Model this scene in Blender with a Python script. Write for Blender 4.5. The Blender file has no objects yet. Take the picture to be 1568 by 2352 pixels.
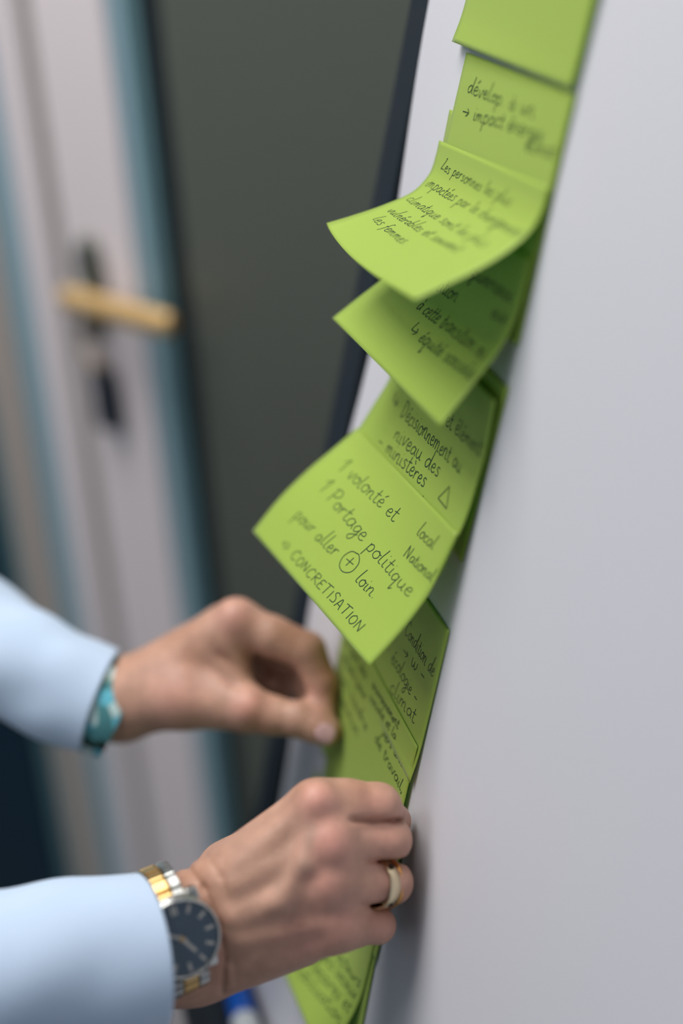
import bpy, bmesh, math, random
import numpy as np
from mathutils import Matrix, Vector

# ------------------------------------------------------------------ frame of reference
# world: X towards the flip chart, Y along it (away from the camera), Z up, floor z = 0
F = 3267.0                               # 50 mm lens on a 24 x 36 frame, in pixels of 1568 x 2352
R = np.array([[0.96765845, 0.15848153, -0.19626698],
              [-0.24564127, 0.41485484, -0.87610263],
              [-0.05742378, 0.89597939, 0.4403674]])      # camera axes -> world
CAM = np.array([0.0, 0.0, 1.6])
LEAN_V = np.array([-0.24589324, 0.0, -0.96929692])        # down along the leaning board
LEAN_N = np.array([-0.96929692, 0.0, 0.24589324])         # off the board, towards the person
BD = 0.217036

def board(y, v, h=0.0):                  # point on (h above) the board
    return CAM + np.array([0, y, 0.0]) + LEAN_V * v + LEAN_N * (h - BD)

def cam2w(p):                            # camera-axes millimetres -> world metres
    return CAM + (np.asarray(p) * 0.001) @ R.T

def K(px, py, d):                        # joint seen at px,py and d metres deep -> camera-axes mm
    return np.array([(px - 784) * d / F, (1176 - py) * d / F, -d]) * 1000

WO = CAM + np.array([0.07492204, 1.07090272, -0.33398155])   # partition: origin, axes
WT = np.array([0.557015364, -0.830502188, 0.0])              # to the right along it
WM = np.array([-0.83050219, -0.55701536, 0.0])               # out of it
def wallp(a, z, o=0.0):
    return WO + WT * a + WM * o + np.array([0, 0, z])

# ------------------------------------------------------------------ camera, world, lights, exposure
scene = bpy.context.scene
col = scene.collection
cd = bpy.data.cameras.new('camera'); cam = bpy.data.objects.new('camera', cd); col.objects.link(cam)
cd.sensor_fit = 'VERTICAL'; cd.sensor_height = 36.0; cd.sensor_width = 24.0; cd.lens = 50.0
cd.clip_start = 0.01
M4 = Matrix([[*R[0], CAM[0]], [*R[1], CAM[1]], [*R[2], CAM[2]], [0, 0, 0, 1]])
cam.matrix_world = M4
cd.dof.use_dof = True; cd.dof.focus_distance = 0.604; cd.dof.aperture_fstop = 1.8
scene.camera = cam

w = bpy.data.worlds.new('world'); scene.world = w; w.use_nodes = True
nt = w.node_tree; bg = nt.nodes['Background']
tc = nt.nodes.new('ShaderNodeTexCoord'); sp = nt.nodes.new('ShaderNodeSeparateXYZ')
cr = nt.nodes.new('ShaderNodeValToRGB'); mr = nt.nodes.new('ShaderNodeMapRange')
nt.links.new(tc.outputs['Generated'], sp.inputs[0]); nt.links.new(sp.outputs['Z'], mr.inputs[0])
mr.inputs[1].default_value = -1; mr.inputs[2].default_value = 1
nt.links.new(mr.outputs[0], cr.inputs[0]); nt.links.new(cr.outputs[0], bg.inputs[0])
cr.color_ramp.elements[0].color = (0.05, 0.085, 0.10, 1)
cr.color_ramp.elements[1].color = (0.80, 0.82, 0.86, 1)
e = cr.color_ramp.elements.new(0.5); e.color = (0.36, 0.45, 0.53, 1)
bg.inputs[1].default_value = 0.40

def area(name, loc, target, size, power, color):
    l = bpy.data.lights.new(name, 'AREA'); l.shape = 'RECTANGLE'; l.size, l.size_y = size
    l.energy = power; l.color = color
    o = bpy.data.objects.new(name, l); col.objects.link(o); o.location = loc
    o.rotation_euler = (Vector(target) - Vector(loc)).to_track_quat('-Z', 'Y').to_euler()
    return o
area('ceiling_panel_light', (-0.26, 0.80, 2.62), (-0.26, 0.80, 0), (0.8, 0.8), 24, (1.0, 0.97, 0.94))
area('added_door_fill_light', (-1.2, 0.5, 2.62), (-1.2, 0.5, 0), (0.9, 0.9), 11, (1.0, 0.96, 0.95))  # added fill to brighten the door, an unseen source
area('window_light', (-2.6, -0.6, 2.0), (0.2, 0.5, 1.25), (1.6, 1.6), 6, (0.80, 0.90, 1.0))
scene.view_settings.view_transform = 'Standard'; scene.view_settings.look = 'None'
scene.view_settings.gamma = 1.0; scene.view_settings.exposure = 0.0
scene.view_settings.use_curve_mapping = False

# ------------------------------------------------------------------ materials
def lin(c):
    return tuple((x / 255 / 12.92 if x / 255 <= 0.04045 else ((x / 255 + 0.055) / 1.055) ** 2.4) for x in c) + (1.0,)

def mat(name, color, rough=0.5, metal=0.0, noise=0.0, nscale=40.0, bump=0.0, bscale=400.0, **kw):
    m = bpy.data.materials.new(name); m.use_nodes = True
    n = m.node_tree.nodes; L = m.node_tree.links; b = n['Principled BSDF']
    b.inputs['Base Color'].default_value = lin(color)
    b.inputs['Roughness'].default_value = rough; b.inputs['Metallic'].default_value = metal
    for k, v in kw.items(): b.inputs[k].default_value = v
    if noise or bump:
        t = n.new('ShaderNodeTexCoord')
    if noise:
        a = n.new('ShaderNodeTexNoise'); a.inputs['Scale'].default_value = nscale; a.inputs['Detail'].default_value = 4
        L.new(t.outputs['Object'], a.inputs['Vector'])
        mx = n.new('ShaderNodeMix'); mx.data_type = 'RGBA'
        c = lin(color); mx.inputs[6].default_value = tuple(x * (1 - noise) for x in c[:3]) + (1,)
        mx.inputs[7].default_value = tuple(min(1, x * (1 + noise)) for x in c[:3]) + (1,)
        L.new(a.outputs['Fac'], mx.inputs[0]); L.new(mx.outputs[2], b.inputs['Base Color'])
    if bump:
        a = n.new('ShaderNodeTexNoise'); a.inputs['Scale'].default_value = bscale; a.inputs['Detail'].default_value = 3
        L.new(t.outputs['Object'], a.inputs['Vector'])
        bp = n.new('ShaderNodeBump'); bp.inputs['Strength'].default_value = bump; bp.inputs['Distance'].default_value = 0.0006
        L.new(a.outputs['Fac'], bp.inputs['Height']); L.new(bp.outputs[0], b.inputs['Normal'])
    return m

def paper_mat(name, color, trans, fac):
    m = bpy.data.materials.new(name); m.use_nodes = True
    n = m.node_tree.nodes; L = m.node_tree.links; b = n['Principled BSDF']; out = n['Material Output']
    b.inputs['Base Color'].default_value = lin(color); b.inputs['Roughness'].default_value = 0.5
    b.inputs['Specular IOR Level'].default_value = 0.6
    b.inputs['Sheen Weight'].default_value = 0.25
    t = n.new('ShaderNodeTexCoord'); a = n.new('ShaderNodeTexNoise'); a.inputs['Scale'].default_value = 900
    L.new(t.outputs['Object'], a.inputs['Vector'])
    bp = n.new('ShaderNodeBump'); bp.inputs['Strength'].default_value = 0.12; bp.inputs['Distance'].default_value = 0.0003
    L.new(a.outputs['Fac'], bp.inputs['Height']); L.new(bp.outputs[0], b.inputs['Normal'])
    tr = n.new('ShaderNodeBsdfTranslucent'); tr.inputs[0].default_value = lin(trans)
    mx = n.new('ShaderNodeMixShader'); mx.inputs[0].default_value = fac
    L.new(b.outputs[0], mx.inputs[1]); L.new(tr.outputs[0], mx.inputs[2]); L.new(mx.outputs[0], out.inputs[0])
    return m

M_NOTE = paper_mat('lime_note_paper', (187, 213, 88), (50, 190, 10), 0.37)
M_SHEET = paper_mat('white_chart_paper', (210, 210, 218), (225, 225, 230), 0.08)
M_INK = mat('green_black_ink', (28, 62, 34), 0.6)
M_BLACK = mat('black_frame', (15, 28, 38), 0.5)
M_WHITEBOARD = mat('whiteboard_enamel', (225, 228, 232), 0.25)
M_METAL = mat('grey_tube', (120, 125, 130), 0.35, 0.8)

def skin_mat():
    m = bpy.data.materials.new('skin'); m.use_nodes = True
    n = m.node_tree.nodes; L = m.node_tree.links; b = n['Principled BSDF']
    b.inputs['Roughness'].default_value = 0.48
    b.inputs['Specular IOR Level'].default_value = 0.42
    b.inputs['Subsurface Weight'].default_value = 0.18
    b.inputs['Subsurface Radius'].default_value = (1.0, 0.35, 0.2)
    b.inputs['Subsurface Scale'].default_value = 0.004
    at = n.new('ShaderNodeVertexColor'); at.layer_name = 'pigment'
    t = n.new('ShaderNodeTexCoord')
    a = n.new('ShaderNodeTexNoise'); a.inputs['Scale'].default_value = 110; a.inputs['Detail'].default_value = 5
    L.new(t.outputs['Object'], a.inputs['Vector'])
    mr = n.new('ShaderNodeMapRange'); mr.inputs[1].default_value = 0.3; mr.inputs[2].default_value = 0.7
    mr.inputs[3].default_value = 0.86; mr.inputs[4].default_value = 1.12
    L.new(a.outputs['Fac'], mr.inputs[0])
    sc = n.new('ShaderNodeVectorMath'); sc.operation = 'SCALE'
    L.new(at.outputs[0], sc.inputs[0]); L.new(mr.outputs[0], sc.inputs['Scale']); L.new(sc.outputs[0], b.inputs['Base Color'])
    v = n.new('ShaderNodeTexVoronoi'); v.inputs['Scale'].default_value = 1100
    L.new(t.outputs['Object'], v.inputs['Vector'])
    a2 = n.new('ShaderNodeTexNoise'); a2.inputs['Scale'].default_value = 350; a2.inputs['Detail'].default_value = 4
    L.new(t.outputs['Object'], a2.inputs['Vector'])
    ad = n.new('ShaderNodeMath'); ad.operation = 'MULTIPLY_ADD'; ad.inputs[1].default_value = 0.5
    L.new(v.outputs['Distance'], ad.inputs[0]); L.new(a2.outputs['Fac'], ad.inputs[2])
    bp = n.new('ShaderNodeBump'); bp.inputs['Strength'].default_value = 0.35; bp.inputs['Distance'].default_value = 0.0004
    L.new(ad.outputs[0], bp.inputs['Height']); L.new(bp.outputs[0], b.inputs['Normal'])
    return m
M_SKIN = skin_mat()
M_NAIL = mat('fingernail', (205, 165, 165), 0.25)

def fabric_mat(name, color):
    m = mat(name, color, 0.85, bump=0.25, bscale=1500)
    b = m.node_tree.nodes['Principled BSDF']
    b.inputs['Sheen Weight'].default_value = 0.2
    return m
M_SHIRT = fabric_mat('pale_blue_cotton', (188, 208, 232))

def pattern_mat():
    m = mat('patterned_lining', (60, 120, 130), 0.8)
    n = m.node_tree.nodes; L = m.node_tree.links; b = n['Principled BSDF']
    t = n.new('ShaderNodeTexCoord'); v = n.new('ShaderNodeTexVoronoi'); v.inputs['Scale'].default_value = 160
    L.new(t.outputs['Object'], v.inputs['Vector'])
    sx = n.new('ShaderNodeSeparateColor'); L.new(v.outputs['Color'], sx.inputs[0])
    c = n.new('ShaderNodeValToRGB'); c.color_ramp.interpolation = 'CONSTANT'
    els = [(0.0, (70, 130, 135)), (0.3, (190, 215, 215)), (0.55, (95, 180, 200)), (0.82, (28, 52, 44)), (0.9, (170, 190, 170))]
    c.color_ramp.elements[0].color = lin(els[0][1]); c.color_ramp.elements[1].position = els[1][0]; c.color_ramp.elements[1].color = lin(els[1][1])
    for p, q in els[2:]:
        e = c.color_ramp.elements.new(p); e.color = lin(q)
    L.new(sx.outputs[0], c.inputs[0]); L.new(c.outputs[0], b.inputs['Base Color'])
    return m
M_LINING = pattern_mat()

# ------------------------------------------------------------------ object helpers
def link_mesh(name, V, Fc, m, parent=None, smooth=True):
    me = bpy.data.meshes.new(name); me.from_pydata([tuple(map(float, p)) for p in V], [], [tuple(map(int, f)) for f in Fc]); me.update()
    if m: me.materials.append(m)
    if smooth: me.polygons.foreach_set('use_smooth', [True] * len(me.polygons))
    o = bpy.data.objects.new(name, me); col.objects.link(o)
    if parent: attach(o, parent)
    return o

def attach(o, parent):
    o.parent = parent
    o.matrix_parent_inverse = Matrix.LocRotScale(parent.location, parent.rotation_euler, None).inverted()

def tag(o, label=None, cat=None, group=None, kind=None):
    if label: o['label'] = label
    if cat: o['category'] = cat
    if group: o['group'] = group
    if kind: o['kind'] = kind
    return o

def empty(name, loc):
    o = bpy.data.objects.new(name, None); col.objects.link(o); o.location = tuple(map(float, loc)); o.empty_display_size = 0.02
    return o

def box(name, corner_fn, lo, hi, m, parent=None, bevel=0.0):
    """box in a local frame; corner_fn(a,b,c)->world point"""
    V = [corner_fn(x, y, z) for x in (lo[0], hi[0]) for y in (lo[1], hi[1]) for z in (lo[2], hi[2])]
    Fc = [(0, 1, 3, 2), (4, 6, 7, 5), (0, 4, 5, 1), (2, 3, 7, 6), (0, 2, 6, 4), (1, 5, 7, 3)]
    o = link_mesh(name, V, Fc, m, parent, smooth=False)
    bm = bmesh.new(); bm.from_mesh(o.data); bmesh.ops.recalc_face_normals(bm, faces=bm.faces)
    if bevel: bmesh.ops.bevel(bm, geom=list(bm.edges), offset=bevel, segments=2, affect='EDGES', profile=0.5)
    bm.to_mesh(o.data); bm.free()
    return o

def lathe(name, base, axis, prof, m, parent=None, seg=32, ref=None, smooth=True, scale2=(1, 1)):
    """prof: list of (distance along axis, radius)"""
    base = np.array(base, float); ax = np.array(axis, float); ax /= np.linalg.norm(ax)
    r = np.array(ref if ref is not None else ([0, 0, 1] if abs(ax[2]) < 0.9 else [1, 0, 0]), float)
    r = r - ax * r.dot(ax); r /= np.linalg.norm(r); s = np.cross(ax, r)
    V = []; Fc = []
    for t, rad in prof:
        for k in range(seg):
            a = 2 * math.pi * k / seg
            V.append(base + ax * t + r * rad * math.cos(a) * scale2[0] + s * rad * math.sin(a) * scale2[1])
    for i in range(len(prof) - 1):
        for k in range(seg):
            k2 = (k + 1) % seg
            Fc.append((i * seg + k, i * seg + k2, (i + 1) * seg + k2, (i + 1) * seg + k))
    Fc.append(tuple(range(seg))[::-1]); Fc.append(tuple((len(prof) - 1) * seg + k for k in range(seg)))
    o = link_mesh(name, V, Fc, m, parent, smooth)
    if smooth:
        for p in o.data.polygons:
            if len(p.vertices) > 4: p.use_smooth = False
    return o

def catmull(P, n):
    P = np.asarray(P, float)
    if len(P) == 2: return P[0] + (P[1] - P[0]) * np.linspace(0, 1, n)[:, None]
    Q = np.vstack([2 * P[0] - P[1], P, 2 * P[-1] - P[-2]])
    out = []
    for t in np.linspace(0, len(P) - 1, n):
        i = min(int(t), len(P) - 2); f = t - i
        p0, p1, p2, p3 = Q[i], Q[i + 1], Q[i + 2], Q[i + 3]
        out.append(0.5 * (2 * p1 + (p2 - p0) * f + (2 * p0 - 5 * p1 + 4 * p2 - p3) * f * f + (3 * p1 - p0 - 3 * p2 + p3) * f ** 3))
    return np.array(out)

# ------------------------------------------------------------------ the setting: floor, ceiling, partition and door
M_FLOOR = mat('grey_carpet', (70, 78, 84), 0.95, noise=0.2, nscale=60)
M_CEIL = mat('ceiling_white', (215, 215, 212), 0.9)
M_WALL = mat('wall_paint', (205, 208, 210), 0.85, noise=0.03, nscale=8)
I3 = lambda x, y, z: np.array([x, y, z])
tag(box('floor', I3, (-3, -1.5, -0.05), (3, 4.5, 0), M_FLOOR), kind='structure')
cl = tag(box('ceiling', I3, (-3, -1.5, 2.7), (3, 4.5, 2.75), M_CEIL), kind='structure')
tag(box('wall_right', I3, (1.6, -1.5, 0), (1.7, 4.5, 2.7), M_WALL), kind='structure')

M_GLASS = mat('grey_glass_panel', (88, 92, 84), 0.42, noise=0.05, nscale=3)
M_NAVY = mat('dark_blue_glass', (10, 40, 58), 0.2)
M_ALU = mat('white_aluminium', (228, 218, 220), 0.45)
M_SHADEALU = mat('shade_tinted_aluminium', (140, 170, 182), 0.45)  # shaded frame faces: their shade is put into this bluish base colour
M_TEAL = mat('shade_teal_profile', (88, 122, 128), 0.5)  # the stile's shaded bevel, shade painted in as teal
M_SEAM = mat('taupe_seal', (140, 138, 132), 0.7)
M_TAN = mat('beige_profile', (178, 166, 158), 0.5)
M_RUB = mat('black_rubber', (8, 22, 28), 0.6)
wf = lambda a, o, z: wallp(a, z, o)
ZB, ZT = -(WO[2]) + 0.0, 2.7 - WO[2]
wp = tag(empty('wall_partition', wallp(0, -WO[2])), kind='structure')
box('glass_panel', wf, (0.085, -0.012, ZB + 0.08), (1.15, 0.0, ZT), M_GLASS, wp)
box('bottom_rail', wf, (0.085, -0.03, ZB), (1.15, 0.02, ZB + 0.08), M_BLACK, wp)
box('dark_glass_panel', wf, (-1.6, -0.012, ZB + 0.08), (-0.232, 0.0, ZT), M_NAVY, wp)
box('bottom_rail', wf, (-1.6, -0.03, ZB), (-0.232, 0.02, ZB + 0.08), M_BLACK, wp)
dr = tag(empty('door_1', wallp(-0.05, -WO[2])), kind='structure')
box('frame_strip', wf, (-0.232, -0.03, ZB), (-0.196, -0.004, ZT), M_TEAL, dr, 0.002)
box('frame_strip', wf, (-0.196, -0.03, ZB), (-0.152, 0.004, ZT), M_TAN, dr, 0.004)
box('jamb', wf, (-0.152, -0.03, ZB), (-0.104, -0.002, ZT), M_SHADEALU, dr, 0.003)
box('jamb', wf, (-0.104, -0.03, ZB), (-0.070, 0.008, ZT), M_ALU, dr, 0.003)
box('seal', wf, (-0.070, -0.03, ZB), (-0.047, -0.003, ZT), M_SEAM, dr)
box('stile', wf, (-0.047, -0.03, ZB + 0.01), (0.036, 0.010, ZT), M_ALU, dr, 0.003)
box('stile_edge', wf, (0.036, -0.03, ZB + 0.01), (0.052, 0.006, ZT), M_SHADEALU, dr, 0.003)
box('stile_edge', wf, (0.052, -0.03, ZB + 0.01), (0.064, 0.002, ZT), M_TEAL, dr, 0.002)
box('gasket', wf, (0.064, -0.03, ZB + 0.01), (0.085, 0.0, ZT), M_RUB, dr)
# lever handle with its rose, lock cylinder
M_STEEL = mat('satin_steel', (118, 120, 112), 0.38, 0.7)
M_BRASSY = mat('warm_satin_lever', (212, 176, 120), 0.45, 0.25)
lever = tag(empty('handle', wallp(-0.03, 0.0)), None); attach(lever, dr)
lathe('rose', wallp(-0.012, 0.034, 0.009), WM, [(0, 0.018), (0.006, 0.018), (0.009, 0.016)], M_STEEL, dr, 28, ref=(0, 0, 1), scale2=(1.5, 0.8))
lathe('lock_cylinder', wallp(-0.014, -0.011, 0.009), WM, [(0, 0.011), (0.005, 0.011), (0.007, 0.009)], M_STEEL, dr, 20, ref=(0, 0, 1), scale2=(1.3, 0.8))
lathe('neck', wallp(-0.016, 0.016, 0.012), WM, [(0, 0.008), (0.018, 0.0075)], M_STEEL, lever, 16)
lathe('lever', wallp(-0.026, 0.014, 0.032), WT, [(0, 0.006), (0.002, 0.0085), (0.006, 0.0095), (0.118, 0.0095), (0.122, 0.0085), (0.1245, 0.006)],
      M_BRASSY, lever, 20, ref=(0, 0, 1), scale2=(1.0, 0.75))
M_FOB = mat('dark_navy_leather', (12, 28, 44), 0.5)
kf = tag(empty('key_fob', wallp(-0.014, -0.011, 0.02)), 'dark navy key fob hanging from the door lock under the tan lever handle', 'key fob')
lathe('key', wallp(-0.014, -0.011, 0.014), WM, [(0, 0.003), (0.008, 0.003), (0.0082, 0.009), (0.0104, 0.009)], M_STEEL, kf, 16, ref=(0, 0, 1))
M_BRASS = mat('pale_brass', (190, 160, 112), 0.4, 0.5)
def tube(name, P, rad, m, parent=None, seg=8, closed=False):
    P = np.asarray(P, float); n = len(P); V = []; Fc = []
    T = np.gradient(P, axis=0)
    if closed: T = np.roll(P, -1, 0) - np.roll(P, 1, 0)
    T /= np.linalg.norm(T, axis=1)[:, None] + 1e-12
    ref = np.array([0.31, 0.2, 0.93]); rad = np.broadcast_to(rad, n)
    for i in range(n):
        u = np.cross(T[i], ref); u /= np.linalg.norm(u) + 1e-12; q = np.cross(T[i], u)
        for k in range(seg):
            a = 2 * math.pi * k / seg; V.append(P[i] + rad[i] * (u * math.cos(a) + q * math.sin(a)))
    for i in range(n if closed else n - 1):
        j = (i + 1) % n
        for k in range(seg):
            k2 = (k + 1) % seg; Fc.append((i * seg + k, i * seg + k2, j * seg + k2, j * seg + k))
    if not closed:
        Fc.append(tuple(range(seg))[::-1]); Fc.append(tuple((n - 1) * seg + k for k in range(seg)))
    return link_mesh(name, V, Fc, m, parent)
ringp = [wallp(-0.014 + 0.008 * math.sin(a), -0.026 - 0.010 * math.cos(a), 0.024) for a in np.linspace(0, 2 * math.pi, 25)[:-1]]
tube('key_ring', ringp, 0.0012, M_BRASS, kf, 8, True)
fobf = lambda a, o, z: wallp(-0.008 + a + 0.12 * -z * 0, z - 0.042, 0.020 + o)
o = box('fob', fobf, (-0.012, -0.004, -0.054), (0.012, 0.004, 0.0), M_FOB, kf, 0.003)
lathe('eyelet', wallp(-0.009, -0.040, 0.018), WM, [(0, 0.004), (0.008, 0.004)], M_BRASS, kf, 14)

# ------------------------------------------------------------------ flip chart: board, frame, tray, legs
bf = lambda y, h, v: board(y, v, h)
fc = tag(empty('flip_chart', board(0.3, 0.62, -0.03)), 'black framed white flip chart leaning back beside the green notes', 'flip chart')
Y0, Y1, V0, V1 = -0.06, 0.647, -0.40, 0.60
box('panel', bf, (Y0, -0.012, V0), (Y1, -0.004, V1), M_WHITEBOARD, fc)
for (a, b) in (((Y1 + 0.0035, -0.018, V0 - 0.014), (Y1 + 0.034, 0.002, V1 + 0.014)), ((Y0 - 0.015, -0.016, V0 - 0.014), (Y0 + 0.002, -0.002, V1 + 0.014)),
               ((Y0 - 0.015, -0.016, V0 - 0.015), (Y1 + 0.015, -0.002, V0)), ((Y0 - 0.015, -0.016, V1), (Y1 + 0.015, -0.002, V1 + 0.015))):
    box('frame_bar', bf, a, b, M_BLACK, fc, 0.002)
tr = box('pen_tray', bf, (0.0, -0.004, 0.5775), (Y1 + 0.012, 0.042, 0.581), M_BLACK, fc, 0.0008)
box('tray_lip', bf, (0.0, 0.039, 0.571), (Y1 + 0.012, 0.042, 0.581), M_BLACK, tr, 0.0008)
box('paper_clamp', bf, (0.02, 0.0006, -0.385), (0.60, 0.014, -0.35), M_BLACK, fc, 0.002)
ft = board(0.29, 0.3, -0.03)
for (x, y) in ((0.62, 0.29), (0.10, -0.30), (0.10, 0.88)):
    tp = board(0.29 + (y - 0.29) * 0.2, -0.1 if x < 0.5 else 0.0, -0.035)
    if x < 0.5:
        tp = board(0.29 + (y - 0.29) * 0.55, 0.1, -0.028)
    lg = tube('leg', catmull([tp, (x, y, 0.015)], 6), 0.011, M_METAL, fc, 12)
    lathe('rubber_foot', (x, y, 0.0), (0, 0, 1), [(0, 0.016), (0.012, 0.016), (0.03, 0.012)], M_RUB, lg, 14)

# the paper pad on the board: its far edge ripples off the board
def sheet_surf(y0_fn, y1, va, vb, hfn, nu, nv):
    V = []; Fc = []
    for j in range(nv + 1):
        v = va + (vb - va) * j / nv
        for i in range(nu + 1):
            s = (i / nu) ** 1.6
            y = y0_fn(v) * (1 - s) + y1 * s
            V.append(board(y, v, hfn(y, v, s)))
    for j in range(nv):
        for i in range(nu):
            a = j * (nu + 1) + i; Fc.append((a, a + 1, a + nu + 2, a + nu + 1))
    return V, Fc
def edge_y(v):
    return 0.6455 + 0.0035 * math.sin(v * 21 + 1.2)
def sheet_h(y, v, s):
    g = max(0.0, 1 - s * 9)
    return -0.0010 + 0.0035 * g * (0.5 + 0.5 * math.sin(v * 21 + 1.2)) * g + 0.0004 * math.sin(y * 31 + v * 17) * min(1, 6 * s) * (1 if y < 0.45 else 0.0)
V, Fc = sheet_surf(edge_y, 0.0, -0.37, 0.575, sheet_h, 60, 120)
pad = link_mesh('paper_pad', V, Fc, M_SHEET)
sm = pad.modifiers.new('thick', 'SOLIDIFY'); sm.thickness = 0.0012; sm.offset = 0
tag(pad, 'large white flip chart paper behind the green sticky notes', 'paper')

# marker lying in the tray
M_BCAP = mat('blue_plastic', (0, 82, 178), 0.35)
M_BARREL = mat('pale_marker_barrel', (205, 212, 214), 0.35)
MA = board(0.648, 0.5695, 0.012); MB_ = board(0.515, 0.5695, 0.012); md = MB_ - MA
mk = tag(empty('marker', MA), 'white marker pen with a blue cap in the tray below the hands', 'marker')
lathe('cap', MA, md, [(0, 0.0045), (0.001, 0.0062), (0.050, 0.0075), (0.054, 0.0078), (0.0545, 0.0072)], M_BCAP, mk, 24)
lathe('barrel', MA, md, [(0.0545, 0.0072), (0.056, 0.0078), (0.118, 0.0078), (0.120, 0.0070)], M_BARREL, mk, 24)
lathe('end_plug', MA, md, [(0.120, 0.0068), (0.129, 0.0064), (0.131, 0.005)], M_BCAP, mk, 20)
mdn = md / np.linalg.norm(md)

# ------------------------------------------------------------------ sticky notes
class Note:
    def __init__(s, yl, yr, left, right, bow=0.0):
        s.bow = bow
        """left/right: (v, h) control points top to bottom at the far and near edge; yl, yr: (y top, y bottom)"""
        s.yl, s.yr = yl, yr
        s.L, s.Rr = np.array(left, float), np.array(right, float)
        s.Ls = s.resample(s.L); s.Rs = s.resample(s.Rr)
    @staticmethod
    def resample(P, n=81):
        q = catmull(P, 400); d = np.r_[0, np.cumsum(np.linalg.norm(np.diff(q, axis=0), axis=1))]
        t = np.linspace(0, d[-1], n); return np.c_[np.interp(t, d, q[:, 0]), np.interp(t, d, q[:, 1])]
    def at(s, u, t, off=0.0):            # u 0..1 left to right, t 0..1 top to bottom
        k = min(max(t, 0), 1) * 80; i = min(int(k), 79); f = k - i
        l = s.Ls[i] * (1 - f) + s.Ls[i + 1] * f; r = s.Rs[i] * (1 - f) + s.Rs[i + 1] * f
        v, h = l * (1 - u) + r * u
        y = (s.yl[0] * (1 - t) + s.yl[1] * t) * (1 - u) + (s.yr[0] * (1 - t) + s.yr[1] * t) * u
        v += s.bow * t * t * math.sin(math.pi * u ** .7)
        if off:
            tv, th = (s.Ls[i + 1] - s.Ls[i]) * (1 - u) + (s.Rs[i + 1] - s.Rs[i]) * u
            ln = math.hypot(tv, th); v -= off * th / ln; h += off * tv / ln
        return board(y, v, h)
    def build(s, label, nu=32, nv=36):
        V = []; Fc = []
        for j in range(nv + 1):
            for i in range(nu + 1): V.append(s.at(i / nu, j / nv))
        for j in range(nv):
            for i in range(nu):
                a = j * (nu + 1) + i; Fc.append((a, a + nu + 1, a + nu + 2, a + 1))
        o = link_mesh('sticky_note', V, Fc, M_NOTE)
        md = o.modifiers.new('thick', 'SOLIDIFY'); md.thickness = 0.00014; md.offset = -1
        tag(o, label, 'sticky note', 'lime green sticky notes on the flip chart')
        s.o = o; return o

NOTES = {}
def note(key, yl, yr, left, right, label, bow=0.0):
    n = Note(yl, yr, left, right, bow); n.build(label); NOTES[key] = n; return n
note('n2b', (0.6005, 0.598), (0.4755, 0.474), [(0.0665, 0.0003), (0.105, 0.0004), (0.142, 0.0006)], [(0.056, 0.0003), (0.095, 0.0004), (0.1325, 0.0006)],
     'lime note almost hidden behind the curled note, with a sliver of its left edge showing')
note('n2', (0.5925, 0.5965), (0.4755, 0.476), [(0.0415, 0.001), (0.08, 0.0012), (0.117, 0.0016)], [(0.0405, 0.001), (0.08, 0.0012), (0.116, 0.0016)],
     'flat lime sticky note second from the top, handwriting starting with a plus sign line')
note('n1', (0.6005, 0.6035), (0.4745, 0.4765), [(-0.037, 0.002), (0.0, 0.002), (0.025, 0.0025), (0.039, 0.0045)], [(-0.037, 0.002), (0.0, 0.002), (0.025, 0.002), (0.0395, 0.0025)],
     'blank lime sticky note at the very top, cut by the photo edge')
note('n3', (0.6005, 0.602), (0.4755, 0.475), [(0.0800, 0.0021), (0.0870, 0.0022), (0.0950, 0.0034), (0.1037, 0.0093), (0.1112, 0.0212), (0.1176, 0.0340), (0.1226, 0.0451)],
     [(0.0735, 0.0024), (0.0813, 0.0026), (0.0897, 0.0053), (0.0978, 0.0119), (0.106, 0.0219), (0.1127, 0.0322), (0.1200, 0.0437)],
     'lime note curling out furthest near the top, five lines starting Les personnes', 0.0045)
note('n4', (0.602, 0.602), (0.4755, 0.475), [(0.1035, 0.0024), (0.122, 0.0029), (0.1345, 0.0072), (0.1438, 0.0144), (0.1545, 0.0247), (0.1649, 0.0345)],
     [(0.1000, 0.0024), (0.1205, 0.0031), (0.1345, 0.0064), (0.1489, 0.0135), (0.1581, 0.0184), (0.1674, 0.0234)],
     'curled lime note with a hooked arrow before its last line, under the furthest curling note')
note('n5b', (0.600, 0.603), (0.4735, 0.4775), [(0.150, 0.0004), (0.19, 0.0004), (0.226, 0.0004)], [(0.149, 0.0004), (0.19, 0.0004), (0.225, 0.0004)],
     'flat lime note showing only a dark green strip along the right of the longest curl')
note('n5', (0.602, 0.602), (0.475, 0.475), [(0.157, 0.0008), (0.178, 0.0006), (0.1908, 0.0018), (0.2033, 0.0065), (0.2165, 0.0118), (0.2255, 0.0170)],
     [(0.1550, 0.0035), (0.1745, 0.0026), (0.1873, 0.0030), (0.2013, 0.0039), (0.2120, 0.0056), (0.2300, 0.0095)],
     'lime note with the word ministères, right above the note with the circled plus')
note('n6', (0.602, 0.602), (0.475, 0.475), [(0.2165, 0.0126), (0.2286, 0.0231), (0.2405, 0.0334), (0.2554, 0.0441), (0.2733, 0.0540)],
     [(0.2110, 0.0062), (0.2254, 0.0092), (0.2392, 0.0128), (0.2555, 0.0206), (0.2721, 0.0306)],
     'large lime note in the middle with the circled plus and its corner pointing left')
note('n7', (0.600, 0.597), (0.474, 0.4725), [(0.258, 0.0004), (0.29, 0.0004), (0.328, 0.0006)], [(0.2538, 0.0004), (0.29, 0.0006), (0.312, 0.0010), (0.3265, 0.0024)],
     'lime note reading Condition de, below the pointed corner of the big note')
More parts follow.
